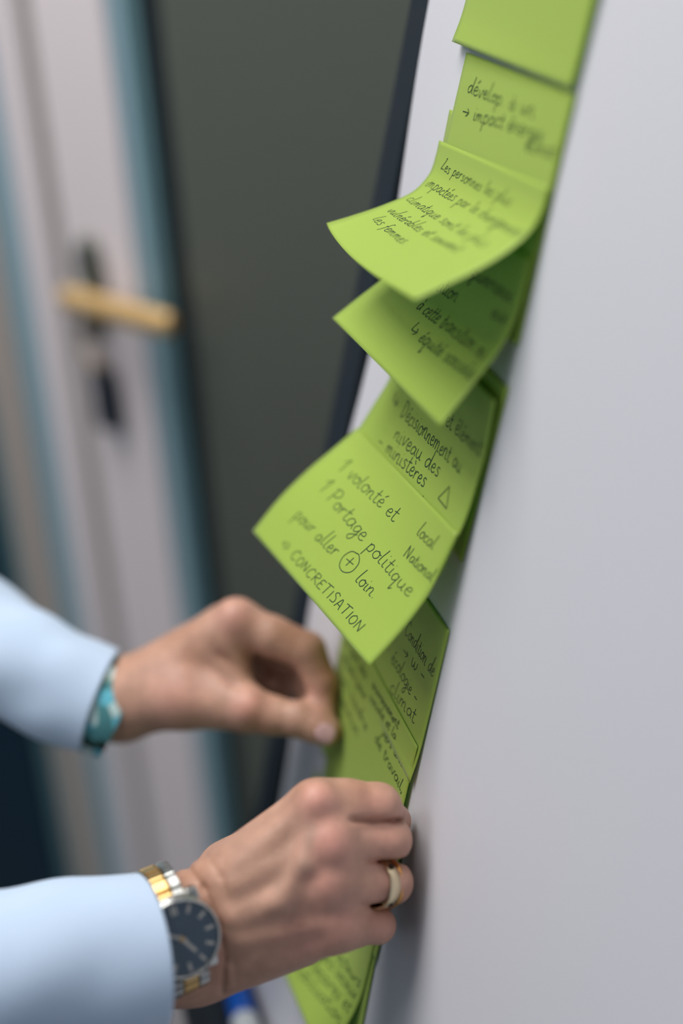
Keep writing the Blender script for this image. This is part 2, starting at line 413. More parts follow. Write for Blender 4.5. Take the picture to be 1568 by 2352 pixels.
note('n9', (0.586, 0.580), (0.468, 0.467), [(0.346, 0.0005), (0.38, 0.0006), (0.420, 0.0008)], [(0.343, 0.0005), (0.38, 0.0006), (0.418, 0.0008)],
     'lime note mostly hidden behind the lower hand, its left edge between both hands')
note('n8', (0.5965, 0.589), (0.4752, 0.4725), [(0.3125, 0.0012), (0.35, 0.0018), (0.386, 0.0022)], [(0.3100, 0.0016), (0.345, 0.0020), (0.385, 0.0022)],
     'lime note pinched by the upper hand and partly under the lower hand, writing blurred')
note('n11', (0.596, 0.590), (0.470, 0.463), [(0.404, 0.0004), (0.44, 0.0004), (0.480, 0.0004)], [(0.402, 0.0004), (0.44, 0.0004), (0.478, 0.0004)],
     'lime note showing as a bright green strip at the bottom right below the lower hand')
note('n10', (0.575, 0.555), (0.4715, 0.4715), [(0.418, 0.0020), (0.445, 0.0032), (0.47, 0.0078), (0.492, 0.0145)],
     [(0.409, 0.0012), (0.4295, 0.0010), (0.4433, 0.0016), (0.4577, 0.0048), (0.4800, 0.0130)],
     'lowest curled lime note, below the lower hand, covered in dense blurred writing')

# ------------------------------------------------------------------ handwriting: a one-stroke pen alphabet (x advance, strokes)
G = {
 'a': (1.0, [[(.8, .85), (.45, 1), (.1, .6), (.2, .1), (.55, .1), (.8, .6), (.82, .95), (.8, .4), (1.0, .05)]]),
 'b': (.9, [[(.15, 2.1), (.1, .9), (.12, .1), (.5, .02), (.75, .4), (.6, .85), (.2, .8)]]),
 'c': (.8, [[(.72, .8), (.45, 1), (.1, .6), (.15, .15), (.5, 0), (.78, .2)]]),
 'd': (1.0, [[(.75, .85), (.4, .95), (.08, .5), (.25, .05), (.6, .25), (.82, 1.2), (.95, 2.1), (.82, .9), (.82, .2), (1.0, .02)]]),
 'e': (.8, [[(.1, .5), (.55, .55), (.62, .85), (.38, 1), (.1, .6), (.18, .12), (.5, 0), (.8, .22)]]),
 'f': (.7, [[(.7, 1.9), (.45, 2.05), (.3, 1.4), (.25, .2), (.2, -.8)], [(0, .95), (.6, 1.0)]]),
 'g': (.9, [[(.75, .9), (.4, 1), (.08, .55), (.3, .08), (.72, .5), (.78, .95), (.7, -.5), (.4, -1.0), (.1, -.7), (.5, -.2), (.95, .1)]]),
 'h': (.95, [[(.2, 2.1), (.12, .05)], [(.13, .5), (.4, .98), (.7, .85), (.72, .1), (.95, .02)]]),
 'i': (.4, [[(.15, .95), (.15, .1), (.4, .05)], [(.2, 1.4), (.22, 1.48)]]),
 'l': (.5, [[(.3, 2.1), (.15, 1.0), (.15, .15), (.5, .05)]]),
 'm': (1.4, [[(.1, .95), (.12, .02)], [(.12, .5), (.35, .95), (.55, .8), (.55, .03)], [(.56, .5), (.8, .95), (1.05, .8), (1.05, .15), (1.35, .03)]]),
 'n': (1.0, [[(.1, .95), (.12, .02)], [(.12, .5), (.4, .98), (.68, .8), (.68, .12), (1.0, .03)]]),
 'o': (.9, [[(.5, 1), (.12, .7), (.12, .2), (.5, 0), (.78, .35), (.7, .85), (.45, 1), (.7, .8), (.95, .85)]]),
 'p': (.9, [[(.15, 1.0), (.08, -.9)], [(.12, .7), (.45, 1.02), (.75, .7), (.6, .1), (.15, .05)]]),
 'q': (.9, [[(.7, .85), (.35, 1), (.08, .5), (.3, .05), (.68, .4), (.74, .95), (.68, -.9), (.95, -.6)]]),
 'r': (.7, [[(.1, .95), (.14, .02)], [(.14, .5), (.35, .92), (.68, .9)]]),
 's': (.75, [[(.65, .9), (.35, 1), (.2, .72), (.55, .4), (.5, .05), (.1, .05)]]),
 't': (.6, [[(.3, 1.7), (.2, .3), (.4, 0), (.65, .15)], [(0, 1.05), (.6, 1.12)]]),
 'u': (1.0, [[(.1, .95), (.12, .25), (.4, 0), (.7, .4), (.72, .95), (.74, .15), (1.0, .03)]]),
 'v': (.8, [[(.05, .95), (.35, .02), (.7, .98), (.85, .9)]]),
 'y': (.9, [[(.1, .95), (.15, .3), (.45, .05), (.75, .6), (.78, .95), (.7, -.5), (.4, -1.0), (.1, -.7), (.5, -.2), (.95, .1)]]),
 'x': (.8, [[(.05, .95), (.7, 0)], [(.7, .95), (.02, 0)]]),
 'A': (1.2, [[(.05, 0), (.5, 1.9), (.95, 0)], [(.2, .7), (.85, .65)]]),
 'C': (1.2, [[(1.1, 1.6), (.75, 2.0), (.2, 1.4), (.1, .5), (.45, 0), (1.0, .25)]]),
 'D': (1.2, [[(.2, 1.9), (.15, 0)], [(.05, 1.85), (.8, 1.7), (1.0, .9), (.6, .1), (.1, .02)]]),
 'E': (1.0, [[(.9, 1.85), (.3, 1.8), (.15, 1.1), (.65, 1.0), (.15, .9), (.1, .1), (.9, .1)]]),
 'I': (.4, [[(.2, 1.9), (.15, 0)]]),
 'L': (1.0, [[(.5, 1.9), (.7, 2.1), (.45, 1.2), (.1, .1), (.5, .2), (1.0, .1)]]),
 'N': (1.3, [[(.1, 0), (.15, 1.9)], [(.15, 1.9), (.9, .05)], [(.9, .05), (1.0, 1.95)]]),
 'O': (1.2, [[(.6, 1.9), (.15, 1.3), (.15, .4), (.6, 0), (1.0, .6), (.95, 1.5), (.55, 1.9)]]),
 'P': (1.1, [[(.25, 1.9), (.15, 0)], [(.0, 1.75), (.7, 2.0), (1.05, 1.5), (.7, 1.0), (.25, .95)]]),
 'R': (1.1, [[(.2, 1.8), (.1, 0)], [(.1, 1.75), (.75, 1.75), (.8, 1.25), (.2, .95)], [(.2, .95), (1.0, 0)]]),
 'S': (1.0, [[(.9, 1.7), (.5, 1.95), (.2, 1.5), (.7, .9), (.7, .2), (.1, .1)]]),
 'T': (1.1, [[(.5, 1.85), (.4, 0)], [(0, 1.8), (1.05, 1.95)]]),
 'W': (1.4, [[(.1, 1.1), (.1, .3), (.4, .02), (.65, .5), (.68, .9), (.7, .3), (1.0, .02), (1.25, .5), (1.25, 1.1)]]),
 'w': (1.3, [[(.1, .95), (.15, .2), (.4, .02), (.6, .5), (.62, .9), (.7, .2), (.95, .02), (1.15, .5), (1.2, .95)]]),
 '1': (.8, [[(.0, 1.2), (.55, 1.95)], [(.55, 1.95), (.42, 0)]]),
 '+': (1.1, [[(.5, 1.3), (.5, .2)], [(.05, .75), (1.0, .8)]]),
 '@': (2.4, [[(1.15, 2.3), (.35, 2.0), (.05, .9), (.5, -.1), (1.4, -.3), (2.15, .4), (2.1, 1.6), (1.4, 2.3), (1.0, 2.28)], [(1.15, 1.7), (1.1, .4)], [(.55, 1.0), (1.7, 1.1)]]),
 '>': (1.5, [[(.0, .6), (.6, .62)], [(.0, 1.0), (.6, 1.02)], [(.7, 1.5), (1.15, .8), (.6, .1)]]),
 '<': (1.5, [[(.1, 1.8), (.1, .6), (1.1, .6)], [(.8, 1.1), (1.2, .6), (.8, .1)]]),
 '^': (1.5, [[(.05, .6), (1.2, .6)], [(.85, 1.1), (1.25, .6), (.8, .1)]]),
 '-': (1.1, [[(.15, .6), (.9, .62)]]),
 '.': (.4, [[(.15, .05), (.2, .12)]]),
 '*': (.6, [[(.15, .55), (.25, .65), (.15, .7), (.2, .6)]]),
 ',': (.4, [[(.2, .15), (.1, -.35)]]),
 '#': (1.8, [[(.1, 0), (.8, 2.4)], [(.8, 2.4), (1.5, 0)], [(1.5, 0), (.1, 0)]]),
}
ACC = {'é': ('e', [(.4, 1.35), (.7, 1.75)]), 'è': ('e', [(.3, 1.75), (.5, 1.35)]), 'à': ('a', [(.35, 1.8), (.55, 1.35)]), 'É': ('E', [(.5, 2.15), (.8, 2.5)])}

def text_strokes(s, rnd):
    x = 0; out = []
    for ch in s:
        if ch == ' ': x += .75; continue
        extra = None
        if ch in ACC: ch, extra = ACC[ch]
        adv, st = G[ch]
        jy = rnd.uniform(-.08, .08); js = rnd.uniform(.92, 1.1)
        for p in st + ([extra] if extra else []):
            out.append([(x + a * js, b * js + jy) for a, b in p])
        x += adv * js + .08
    return x, out

def write(key, lines, pen=0.00055):
    """lines: (text, u, t of the start, u, t of the end of the baseline, x-height in m, slant)"""
    n = NOTES[key]; rnd = random.Random(key); V = []; Fc = []
    W, H = 0.127, 0.076
    for (s, u0, t0, u1, t1, xh, slant) in lines:
        a = np.array([u0 * W, t0 * H]); b = np.array([u1 * W, t1 * H]); d = b - a; ln = np.linalg.norm(d); d /= ln
        up = np.array([d[1], -d[0]])
        width, st = text_strokes(s, rnd); kx = ln / width
        for p in st:
            q = catmull(p, max(4, 7 * (len(p) - 1))) if len(p) > 2 else catmull(p, 5)
            q = np.array([a + d * (x * kx + slant * y * xh) + up * y * xh for x, y in q])
            tg = np.gradient(q, axis=0); tg /= np.linalg.norm(tg, axis=1)[:, None] + 1e-9
            nr = np.c_[-tg[:, 1], tg[:, 0]] * pen / 2
            b0 = len(V); m = len(q)
            for i in range(m):
                for sg in (1, -1):
                    z = q[i] + nr[i] * sg
                    V.append(n.at(min(max(z[0] / W, .002), .998), min(max(z[1] / H, .002), .998), 0.00012))
            for i in range(m - 1):
                Fc.append((b0 + 2 * i, b0 + 2 * i + 1, b0 + 2 * i + 3, b0 + 2 * i + 2))
    o = link_mesh('handwriting', V, Fc, M_INK); attach(o, n.o)
    return o
write('n2', [('dévelop. à un', .10, .20, .74, .18, .0034, .2), ('^ impact énergie', .10, .33, .85, .265, .0034, .2), ('climat', .73, .34, .97, .315, .003, .2)], .0005)
write('n3', [('Les personnes les plus', .085, .168, .77, .19, .0030, .35), ('impactées par le changement', .04, .305, .97, .325, .0030, .35),
             ('climatique sont les plus', .04, .463, .86, .475, .0030, .35), ('vulnérables et souvent', .07, .613, .77, .59, .0030, .35),
             ('les femmes.', .09, .728, .47, .73, .0030, .35)], .0004)
write('n4', [('gouvernance', .58, .275, .93, .263, .0036, .1), ('ation', .39, .455, .57, .445, .0040, .05), ('eux', .84, .39, .96, .37, .0036, .05),
             ('à cette transition ou', .37, .613, .95, .59, .0038, .05), ('< équité sociale', .46, .75, .97, .715, .0036, .05)], .0006)
write('n5', [('et élément', .63, .37, .97, .325, .0038, .05), ('<', .12, .575, .19, .57, .004, 0), ('Décisionnement au', .24, .575, .86, .50, .0042, 0),
             ('niveau des', .28, .705, .72, .63, .0040, 0), ('- ministères', .19, .825, .66, .745, .0040, 0), ('sur tous', .49, .895, .85, .84, .004, 0),
             ('#', .77, .71, .88, .71, .0035, 0)], .00056)
write('n6', [('1 volonté et', .13, .285, .63, .255, .0042, .1), ('local', .78, .20, .91, .20, .0036, .1), ('1 Portage politique', .14, .475, .93, .535, .0044, .1),
             ('National', .78, .365, .985, .355, .0034, .1), ('pour aller @ loin.', .15, .72, .80, .70, .0042, .1), ('> CONCRETISATION', .20, .925, .86, .913, .0029, .1)], .00048)
write('n7', [('Condition de', .64, .345, .96, .34, .0042, .25), ('^ W -', .66, .46, .90, .44, .0038, .2), ('* écologie -', .52, .60, .88, .605, .0040, .2),
             ('climat', .62, .765, .90, .71, .0040, .2)], .0005)
write('n8', [('environnement', .46, .12, .80, .09, .0024, .2), ('sociale et la', .46, .205, .80, .165, .0024, .2), ('vers une', .66, .262, .92, .225, .0024, .2),
             ('de travail,', .60, .36, .97, .35, .0030, .2), ('la part des', .06, .16, .38, .15, .0030, .2), ('actions pour', .06, .27, .42, .26, .0030, .2),
             ('un cadre', .08, .40, .5, .40, .0030, .2), ('commun', .10, .52, .42, .52, .0030, .2)], .0006)
write('n10', [('mobilisation', .25, .90, .95, .74, .0034, .2), ('partenaires et', .28, .79, .96, .63, .0034, .2), ('citoyens locaux', .3, .68, .96, .52, .0034, .2),
              ('des acteurs', .45, .55, .96, .43, .0034, .2)], .0006)

# ------------------------------------------------------------------ hands: one smooth surface each, polygonised from a blended distance field
def rc(P, a, b, ra, rb):                 # round cone
    a = np.asarray(a, np.float32); b = np.asarray(b, np.float32); ba = b - a
    l2 = float(ba @ ba); rr = ra - rb; a2 = l2 - rr * rr; il2 = 1.0 / l2
    pa = P - a; y = pa @ ba; z = y - l2
    q = pa * l2 - y[..., None] * ba; x2 = np.einsum('...i,...i->...', q, q)
    y2 = y * y * l2; z2 = z * z * l2; k = math.copysign(1, rr) * rr * rr * x2
    d = (np.sqrt(x2 * a2 * il2) + y * rr) * il2 - ra
    d = np.where(np.sign(z) * a2 * z2 > k, np.sqrt(x2 + z2) * il2 - rb, d)
    d = np.where(np.sign(y) * a2 * y2 < k, np.sqrt(x2 + y2) * il2 - ra, d)
    return d
def sph(P, c, r):
    q = P - np.asarray(c, np.float32); return np.sqrt(np.einsum('...i,...i->...', q, q)) - r
def ell(P, c, r):
    q = (P - np.asarray(c, np.float32)) / np.asarray(r, np.float32); k = np.sqrt(np.einsum('...i,...i->...', q, q))
    return (k - 1) * min(r)
def smin(a, b, k):
    h = np.clip(k - np.abs(a - b), 0, None) / k
    return np.minimum(a, b) - h * h * k * 0.25
def smax(a, b, k): return -smin(-a, -b, k)
def chain(P, pts, k=2.5):                # pts: [(x,y,z), r] list
    d = None
    for (a, ra), (b, rb) in zip(pts[:-1], pts[1:]):
        e = rc(P, a, b, ra, rb); d = e if d is None else smin(d, e, k)
    return d

def surface_nets(D, org, h):
    nx, ny, nz = D.shape; C = (nx - 1, ny - 1, nz - 1)
    S = np.zeros(C + (3,)); N = np.zeros(C)
    quads = []
    idx = np.arange(nx * ny * nz)
    for ax in range(3):
        sl0 = [slice(None)] * 3; sl1 = [slice(None)] * 3; sl0[ax] = slice(0, -1); sl1[ax] = slice(1, None)
        a, b = D[tuple(sl0)], D[tuple(sl1)]; m = (a < 0) != (b < 0)
        I = np.argwhere(m); t = a[m] / (a[m] - b[m]); pt = I.astype(float); pt[:, ax] += t
        o1, o2 = [x for x in range(3) if x != ax]
        if ax == 1: o1, o2 = o2, o1
        ok = (I[:, o1] > 0) & (I[:, o2] > 0) & (I[:, o1] < C[o1]) & (I[:, o2] < C[o2])
        I = I[ok]; pt = pt[ok]; flip = (a[m] < 0)[ok]
        cells = []
        for d1, d2 in ((1, 1), (0, 1), (0, 0), (1, 0)):
            J = I.copy(); J[:, o1] -= d1; J[:, o2] -= d2; cells.append(J)
            np.add.at(S, (J[:, 0], J[:, 1], J[:, 2]), pt); np.add.at(N, (J[:, 0], J[:, 1], J[:, 2]), 1)
        q = np.stack([c[:, 0] * C[1] * C[2] + c[:, 1] * C[2] + c[:, 2] for c in cells], 1)
        q[~flip] = q[~flip][:, ::-1]; quads.append(q)
    Q = np.vstack(quads); used = np.unique(Q); remap = np.full(C[0] * C[1] * C[2], -1); remap[used] = np.arange(len(used))
    V = (S.reshape(-1, 3)[used] / N.reshape(-1)[used][:, None]) * h + org
    return V, remap[Q]

def build_hand(name, field, lo, hi, h, pig, parent):
    lo = np.array(lo, float); n = np.ceil((np.array(hi) - lo) / h).astype(int)
    g = [np.arange(k, dtype=np.float32) * h + lo[i] for i, k in enumerate(n)]
    D = np.empty(tuple(n), np.float32)
    for i in range(0, n[0], 24):
        P = np.stack(np.meshgrid(g[0][i:i + 24], g[1], g[2], indexing='ij'), -1).astype(np.float32)
        D[i:i + 24] = field(P)
    V, Q = surface_nets(D, lo, h)
    for _ in range(2):                    # light relaxation
        A = np.zeros_like(V); cnt = np.zeros(len(V))
        for k in range(4):
            np.add.at(A, Q[:, k], V[Q[:, (k + 1) % 4]]); np.add.at(cnt, Q[:, k], 1)
        V = V * 0.5 + (A / cnt[:, None]) * 0.5
    Wv = cam2w(V)
    me = bpy.data.meshes.new(name); me.from_pydata(Wv.tolist(), [], Q.tolist()); me.update()
    me.polygons.foreach_set('use_smooth', [True] * len(me.polygons)); me.materials.append(M_SKIN)
    ca = me.color_attributes.new('pigment', 'FLOAT_COLOR', 'POINT')
    c = pig(V); ca.data.foreach_set('color', np.c_[c, np.ones(len(c))].astype(np.float32).ravel())
    o = bpy.data.objects.new(name, me); col.objects.link(o); attach(o, parent)
    return o

SK = np.array(lin((188, 147, 127))[:3]); PINK = np.array(lin((212, 152, 138))[:3]); VEIN = np.array(lin((165, 138, 122))[:3]); RED = np.array(lin((150, 84, 66))[:3])
SKD = np.array(lin((168, 118, 88))[:3])
def pigment(pinks=(), veins=(), folds=(), freckles=(), warm=()):
    def f(V):
        c = np.tile(SK, (len(V), 1))
        def mixin(w, t):
            nonlocal c
            c = c * (1 - w[:, None]) + t * w[:, None]
        for p, r, s in warm: mixin(np.exp(-(np.linalg.norm(V - p, axis=1) / r) ** 2) * s, SKD)
        for p, r, s in pinks: mixin(np.exp(-(np.linalg.norm(V - p, axis=1) / r) ** 2) * s, PINK)
        for a, b, r, s in veins: mixin(np.exp(-(np.clip(rc(V.astype(np.float32), a, b, .1, .1), 0, None) / r) ** 2) * s, VEIN)
        for a, b, r, s in folds: mixin(np.exp(-(np.clip(rc(V.astype(np.float32), a, b, .1, .1), 0, None) / r) ** 2) * s, RED)
        for p, r in freckles: mixin(np.exp(-(np.linalg.norm(V - p, axis=1) / r) ** 2) * .6, RED)
        return c
    return f

person = tag(empty('person', cam2w(K(100, 1900, .62))), 'person in a pale blue shirt pressing green notes with both hands, only forearms visible', 'person')

# ---- near hand (right hand): back of the hand to the camera, fingers folded over the notes
def right_hand():
    wr1, wr2 = K(412, 2112, .577), K(442, 2212, .582)
    fr1, fr2 = K(-120, 2215, .550), K(-100, 2300, .550)
    mI, mM, mR, mP = K(728, 1860, .571), K(752, 1942, .566), K(752, 2030, .566), K(775, 2122, .571)
    pI, pM, pR, pP = K(868, 1852, .577), K(893, 1929, .5795), K(898, 2027, .580), K(866, 2125, .583)
    fingers = [
        [(mI, 11.0), ((mI + pI) / 2 + np.array([0, .6, 0]), 10.7), (pI, 9.2), (K(903, 1886, .5960), 7.0), (K(885, 1915, .604), 6.0)],
        [(mM, 10.8), ((mM + pM) / 2, 9.6), (pM, 9.0), (K(884, 1932, .602), 7.6), (K(845, 1940, .612), 6.8)],
        [(mR, 10.6), ((mR + pR) / 2, 9.2), (pR, 8.6), (K(880, 2030, .602), 7.2), (K(845, 2035, .613), 6.6)],
        [(mP, 9.8), ((mP + pP) / 2 + np.array([0, -.6, 0]), 7.6), (pP, 7.2), (K(858, 2128, .602), 6.3), (K(826, 2122, .610), 5.8)],
    ]
    thumb = [(K(520, 2000, .592), 12), (K(640, 1925, .612), 10.5), (K(750, 1900, .628), 9.5), (K(830, 1885, .620), 8)]
    def palm(P):
        d = rc(P, wr1, mI, 14.8, 11.2)
        d = smin(d, rc(P, wr1 * .5 + wr2 * .5, mM, 15.2, 11.5), 9)
        d = smin(d, rc(P, wr1 * .4 + wr2 * .6, mR, 15.2, 11.2), 9)
        d = smin(d, rc(P, wr2, mP, 14.8, 10.2), 9)
        d = smin(d, rc(P, K(505, 2200, .582), K(690, 2145, .588), 11.5, 12.5), 9)      # heel of the hand
        d = smin(d, rc(P, wr1, fr1, 14.8, 16), 8)
        d = smin(d, rc(P, wr2, fr2, 14.8, 16), 8)
        d = smin(d, rc(P, K(560, 2010, .59), K(740, 1960, .597), 14, 12), 10)
        for (x, y, dd, rr) in ((768, 1890, .5735, 10.2), (738, 1900, .572, 10.5), (802, 1978, .5750, 9.6), (745, 1985, .570, 10.5), (788, 2077, .5785, 8.0), (755, 2078, .573, 9.5)):     # webs between the fingers
            d = smin(d, sph(P, K(x, y, dd), rr), 8)
        return d
    def field(P):
        pd = palm(P); out = None
        for i, f in enumerate(fingers):
            d = smin(pd, chain(P, f), 7)
            out = d if out is None else smin(out, d, 1.1)
        out = smin(out, chain(P, thumb, 3), 6)
        # knuckle domes
        for (x, y, dd, r) in ((729, 1838, .5625, 7.0), (757, 1934, .5595, 7.2), (748, 2030, .5600, 6.4), (778, 2116, .566, 5.8)):
            out = smin(out, sph(P, K(x, y, dd), r), 6)
        # PIP joints and dimples between the knuckles
        for (x, y, dd, r) in ((892, 1929, .5750, 6.3), (868, 2124, .579, 4.8)):
            out = smin(out, sph(P, K(x, y, dd), r), 5)
        # tendons and veins
        for a, b, r in ((K(540, 2030, .5610), K(740, 1940, .5590), 1.7), (K(540, 2100, .5610), K(735, 2030, .5592), 1.6), (K(550, 1985, .5640), K(715, 1850, .5610), 1.8),
                        (K(560, 2155, .5620), K(755, 2112, .561), 1.6)):
            out = smin(out, rc(P, a, b, r, r), 6.5)
        for a, b in ((K(640, 2075, .5525), K(700, 1990, .5510)), (K(700, 1990, .5510), K(712, 1900, .5565)), (K(560, 2110, .5590), K(640, 2075, .5525))):
            out = smin(out, rc(P, a + [0, 0, -3.6], b + [0, 0, -3.6], 1.2, 1.2), 7.0)
        # wrist creases
        for pts, r in (([(425, 1985), (468, 2040), (500, 2120), (515, 2200), (510, 2285)], 1.15), ([(470, 1960), (505, 2010), (528, 2080)], .45), ([(500, 2150), (535, 2210), (545, 2265)], .4),
                       ([(812, 1884), (915, 1884)], 2.4), ([(848, 1978), (935, 1977)], 2.2), ([(838, 2079), (880, 2078)], 1.6)):
            for (x0, y0), (x1, y1) in zip(pts[:-1], pts[1:]):
                a, b = np.array([(x0 - 784) / F, (1176 - y0) / F, -1]), np.array([(x1 - 784) / F, (1176 - y1) / F, -1])
                mid = (a + b) / 2                                     # thin blade through the skin along the view of the arm
                n = np.cross(a, b); n /= np.linalg.norm(n)
                dpl = np.abs(P @ n.astype(np.float32))
                t = (P @ ((b - a) / np.linalg.norm(b - a)).astype(np.float32)); L0 = np.linalg.norm(b - a) * 565 / 2
                cen = (mid * 565) @ ((b - a) / np.linalg.norm(b - a))
                w = np.clip(1 - (np.abs(t - cen) - L0) / 3.0, 0, 1)
                out = out + r * np.exp(-(dpl / (1.3 if r < 1.3 else 1.0)) ** 2) * w * (P[..., 2] > -585)
        return out
    pinks = [(K(729, 1835, .556), 8, .75), (K(757, 1934, .552), 9, .85), (K(745, 2030, .553), 9, .65), (K(778, 2116, .560), 8, .6),
             (K(870, 1850, .565), 8, .45), (K(890, 1930, .567), 9, .35), (K(900, 2027, .569), 9, .4), (K(880, 2125, .573), 8, .5), (K(700, 2150, .56), 12, .5)]
    veins = [(K(640, 2075, .549), K(700, 1990, .549), 2.5, .5), (K(700, 1990, .549), K(715, 1900, .555), 2.5, .45), (K(560, 2110, .552), K(640, 2075, .549), 2.5, .4),
             (K(600, 2000, .552), K(700, 1990, .549), 2.5, .35)]
    folds = [(K(425, 1985, .56), K(500, 2120, .556), 2.0, .35), (K(500, 2120, .556), K(512, 2285, .566), 2.2, .4),
             (K(805, 1884, .571), K(905, 1884, .573), 1.5, .85), (K(840, 1978, .573), K(925, 1977, .575), 1.5, .85), (K(830, 2080, .577), K(860, 2078, .578), 1.8, .6)]
    freck = [(K(848, 1891, .571), 1.0), (K(885, 1898, .571), .8), (K(672, 1975, .549), 1.6), (K(620, 2170, .556), 2.0), (K(690, 2128, .556), 1.4)]
    warm = [(K(420, 2010, .56), 14, .6), (K(690, 1815, .565), 9, .4), (K(830, 1815, .568), 9, .35)]
    return build_hand('right_hand', field, K(60, 2352, .57) + [0, -14, -50], K(975, 1770, .57) + [4, 2, 42], 0.85, pigment(pinks, veins, folds, freck, warm), person)

def left_hand():
    wr = K(275, 1612, .722); fr = K(-60, 1470, .745)
    mI = K(543, 1428, .708); mM = K(515, 1440, .728)
    idx = [(mI, 10.2), (K(625, 1462, .706), 10.0), (K(704, 1494, .704), 9.4), (K(738, 1567, .703), 7.8), (K(741, 1622, .702), 6.8)]
    mid = [(mM, 10.0), (K(610, 1468, .728), 8.8), (K(690, 1502, .726), 8.8), (K(712, 1575, .722), 7.6), (K(712, 1632, .718), 6.6)]
    rng_ = [(K(495, 1460, .745), 9.5), (K(600, 1500, .748), 8.3), (K(655, 1540, .748), 8.3), (K(640, 1590, .745), 7.5), (K(600, 1590, .738), 7)]
    lit = [(K(470, 1490, .758), 8.5), (K(550, 1540, .764), 7.3), (K(590, 1570, .762), 7), (K(560, 1600, .755), 6.5)]
    thb = [(K(420, 1600, .708), 14.5), (K(565, 1628, .700), 11.4), (K(625, 1643, .698), 9.2), (K(685, 1653, .696), 8.6), (K(725, 1668, .695), 8.0), (K(751, 1679, .694), 7.3)]
    def palm(P):
        d = rc(P, wr, mI, 16.2, 11.2)
        d = smin(d, rc(P, wr + [0, 0, -8], mM, 15, 11), 10)
        d = smin(d, rc(P, wr + [0, -2, -14], K(495, 1460, .745), 14, 10), 10)
        d = smin(d, rc(P, wr + [0, -2, -20], K(470, 1490, .758), 13, 9), 10)
        d = smin(d, rc(P, wr, K(420, 1602, .708), 16.2, 15), 12)
        d = smin(d, rc(P, K(520, 1470, .712), K(530, 1600, .706), 11, 11), 10)     # web of the thumb
        d = smin(d, rc(P, wr, fr, 16.2, 24), 8)
        return d
    def field(P):
        pd = palm(P); out = None
        for f in (idx, mid, rng_, lit):
            d = smin(pd, chain(P, f), 6)
            out = d if out is None else smin(out, d, 1.2)
        out = smin(out, chain(P, thb, 3), 7)
        out = smin(out, sph(P, K(540, 1420, .7035), 7.2), 6)
        out = smin(out, sph(P, K(572, 1622, .6945), 7.0), 6)
        for a, b, r in ((K(500, 1500, .6975), K(560, 1545, .6965), .8), (K(480, 1530, .6965), K(555, 1590, .6945), .7)):
            n = np.cross(a / 700, b / 700); n /= np.linalg.norm(n)
            out = out + 1.6 * r * np.exp(-((P @ n.astype(np.float32)) / 1.6) ** 2) * np.exp(-(np.linalg.norm(P - ((a + b) / 2).astype(np.float32), axis=-1) / 9) ** 2)
        return out
    pinks = [(K(572, 1620, .688), 9, .7), (K(540, 1420, .698), 9, .6), (K(400, 1590, .692), 14, .4), (K(735, 1640, .69), 8, .3), (K(745, 1600, .697), 9, .5)]
    folds = [(K(500, 1500, .6975), K(560, 1545, .6965), 2.2, .3), (K(480, 1530, .6965), K(555, 1590, .6945), 2, .25)]
    warm = [(K(680, 1450, .697), 12, .75), (K(755, 1540, .697), 10, .75), (K(600, 1670, .695), 9, .5), (K(430, 1480, .705), 14, .4), (K(300, 1560, .71), 14, .3)]
    o = build_hand('left_hand', field, K(90, 1760, .72) + [0, -6, -75], K(830, 1340, .70) + [0, 6, 26], 0.9, pigment(pinks, (), folds, (), warm), person)
    # thumb nail: a thin curved plate on the back of the tip
    a, b = K(728, 1677, .6865), K(766, 1693, .6865); ax = (b - a) / np.linalg.norm(b - a)
    zz = np.array([0.08, 0.05, 1.0]); zz -= ax * zz.dot(ax); zz /= np.linalg.norm(zz); yy = np.cross(zz, ax)
    V = []; Fc = []; nu, nv = 10, 10
    for i in range(nu + 1):
        for j in range(nv + 1):
            s = i / nu; t = j / nv * 2 - 1; wd = 4.6 * math.sqrt(max(0.0, 1 - (abs(2 * s - 1)) ** 3.2)) + .05
            y = t * wd; V.append(cam2w((a + b) / 2 + ax * (s - .5) * 9.6 + yy * y + zz * (-(y * y) / 15 - (s - .5) ** 2 * 1.0 + .55)))
    for i in range(nu):
        for j in range(nv):
            k = i * (nv + 1) + j; Fc.append((k, k + 1, k + nv + 2, k + nv + 1))
    nail = link_mesh('thumbnail', V, Fc, M_NAIL, o); sm = nail.modifiers.new('thick', 'SOLIDIFY'); sm.thickness = 0.0005
    return o
RH = right_hand(); LH = left_hand()

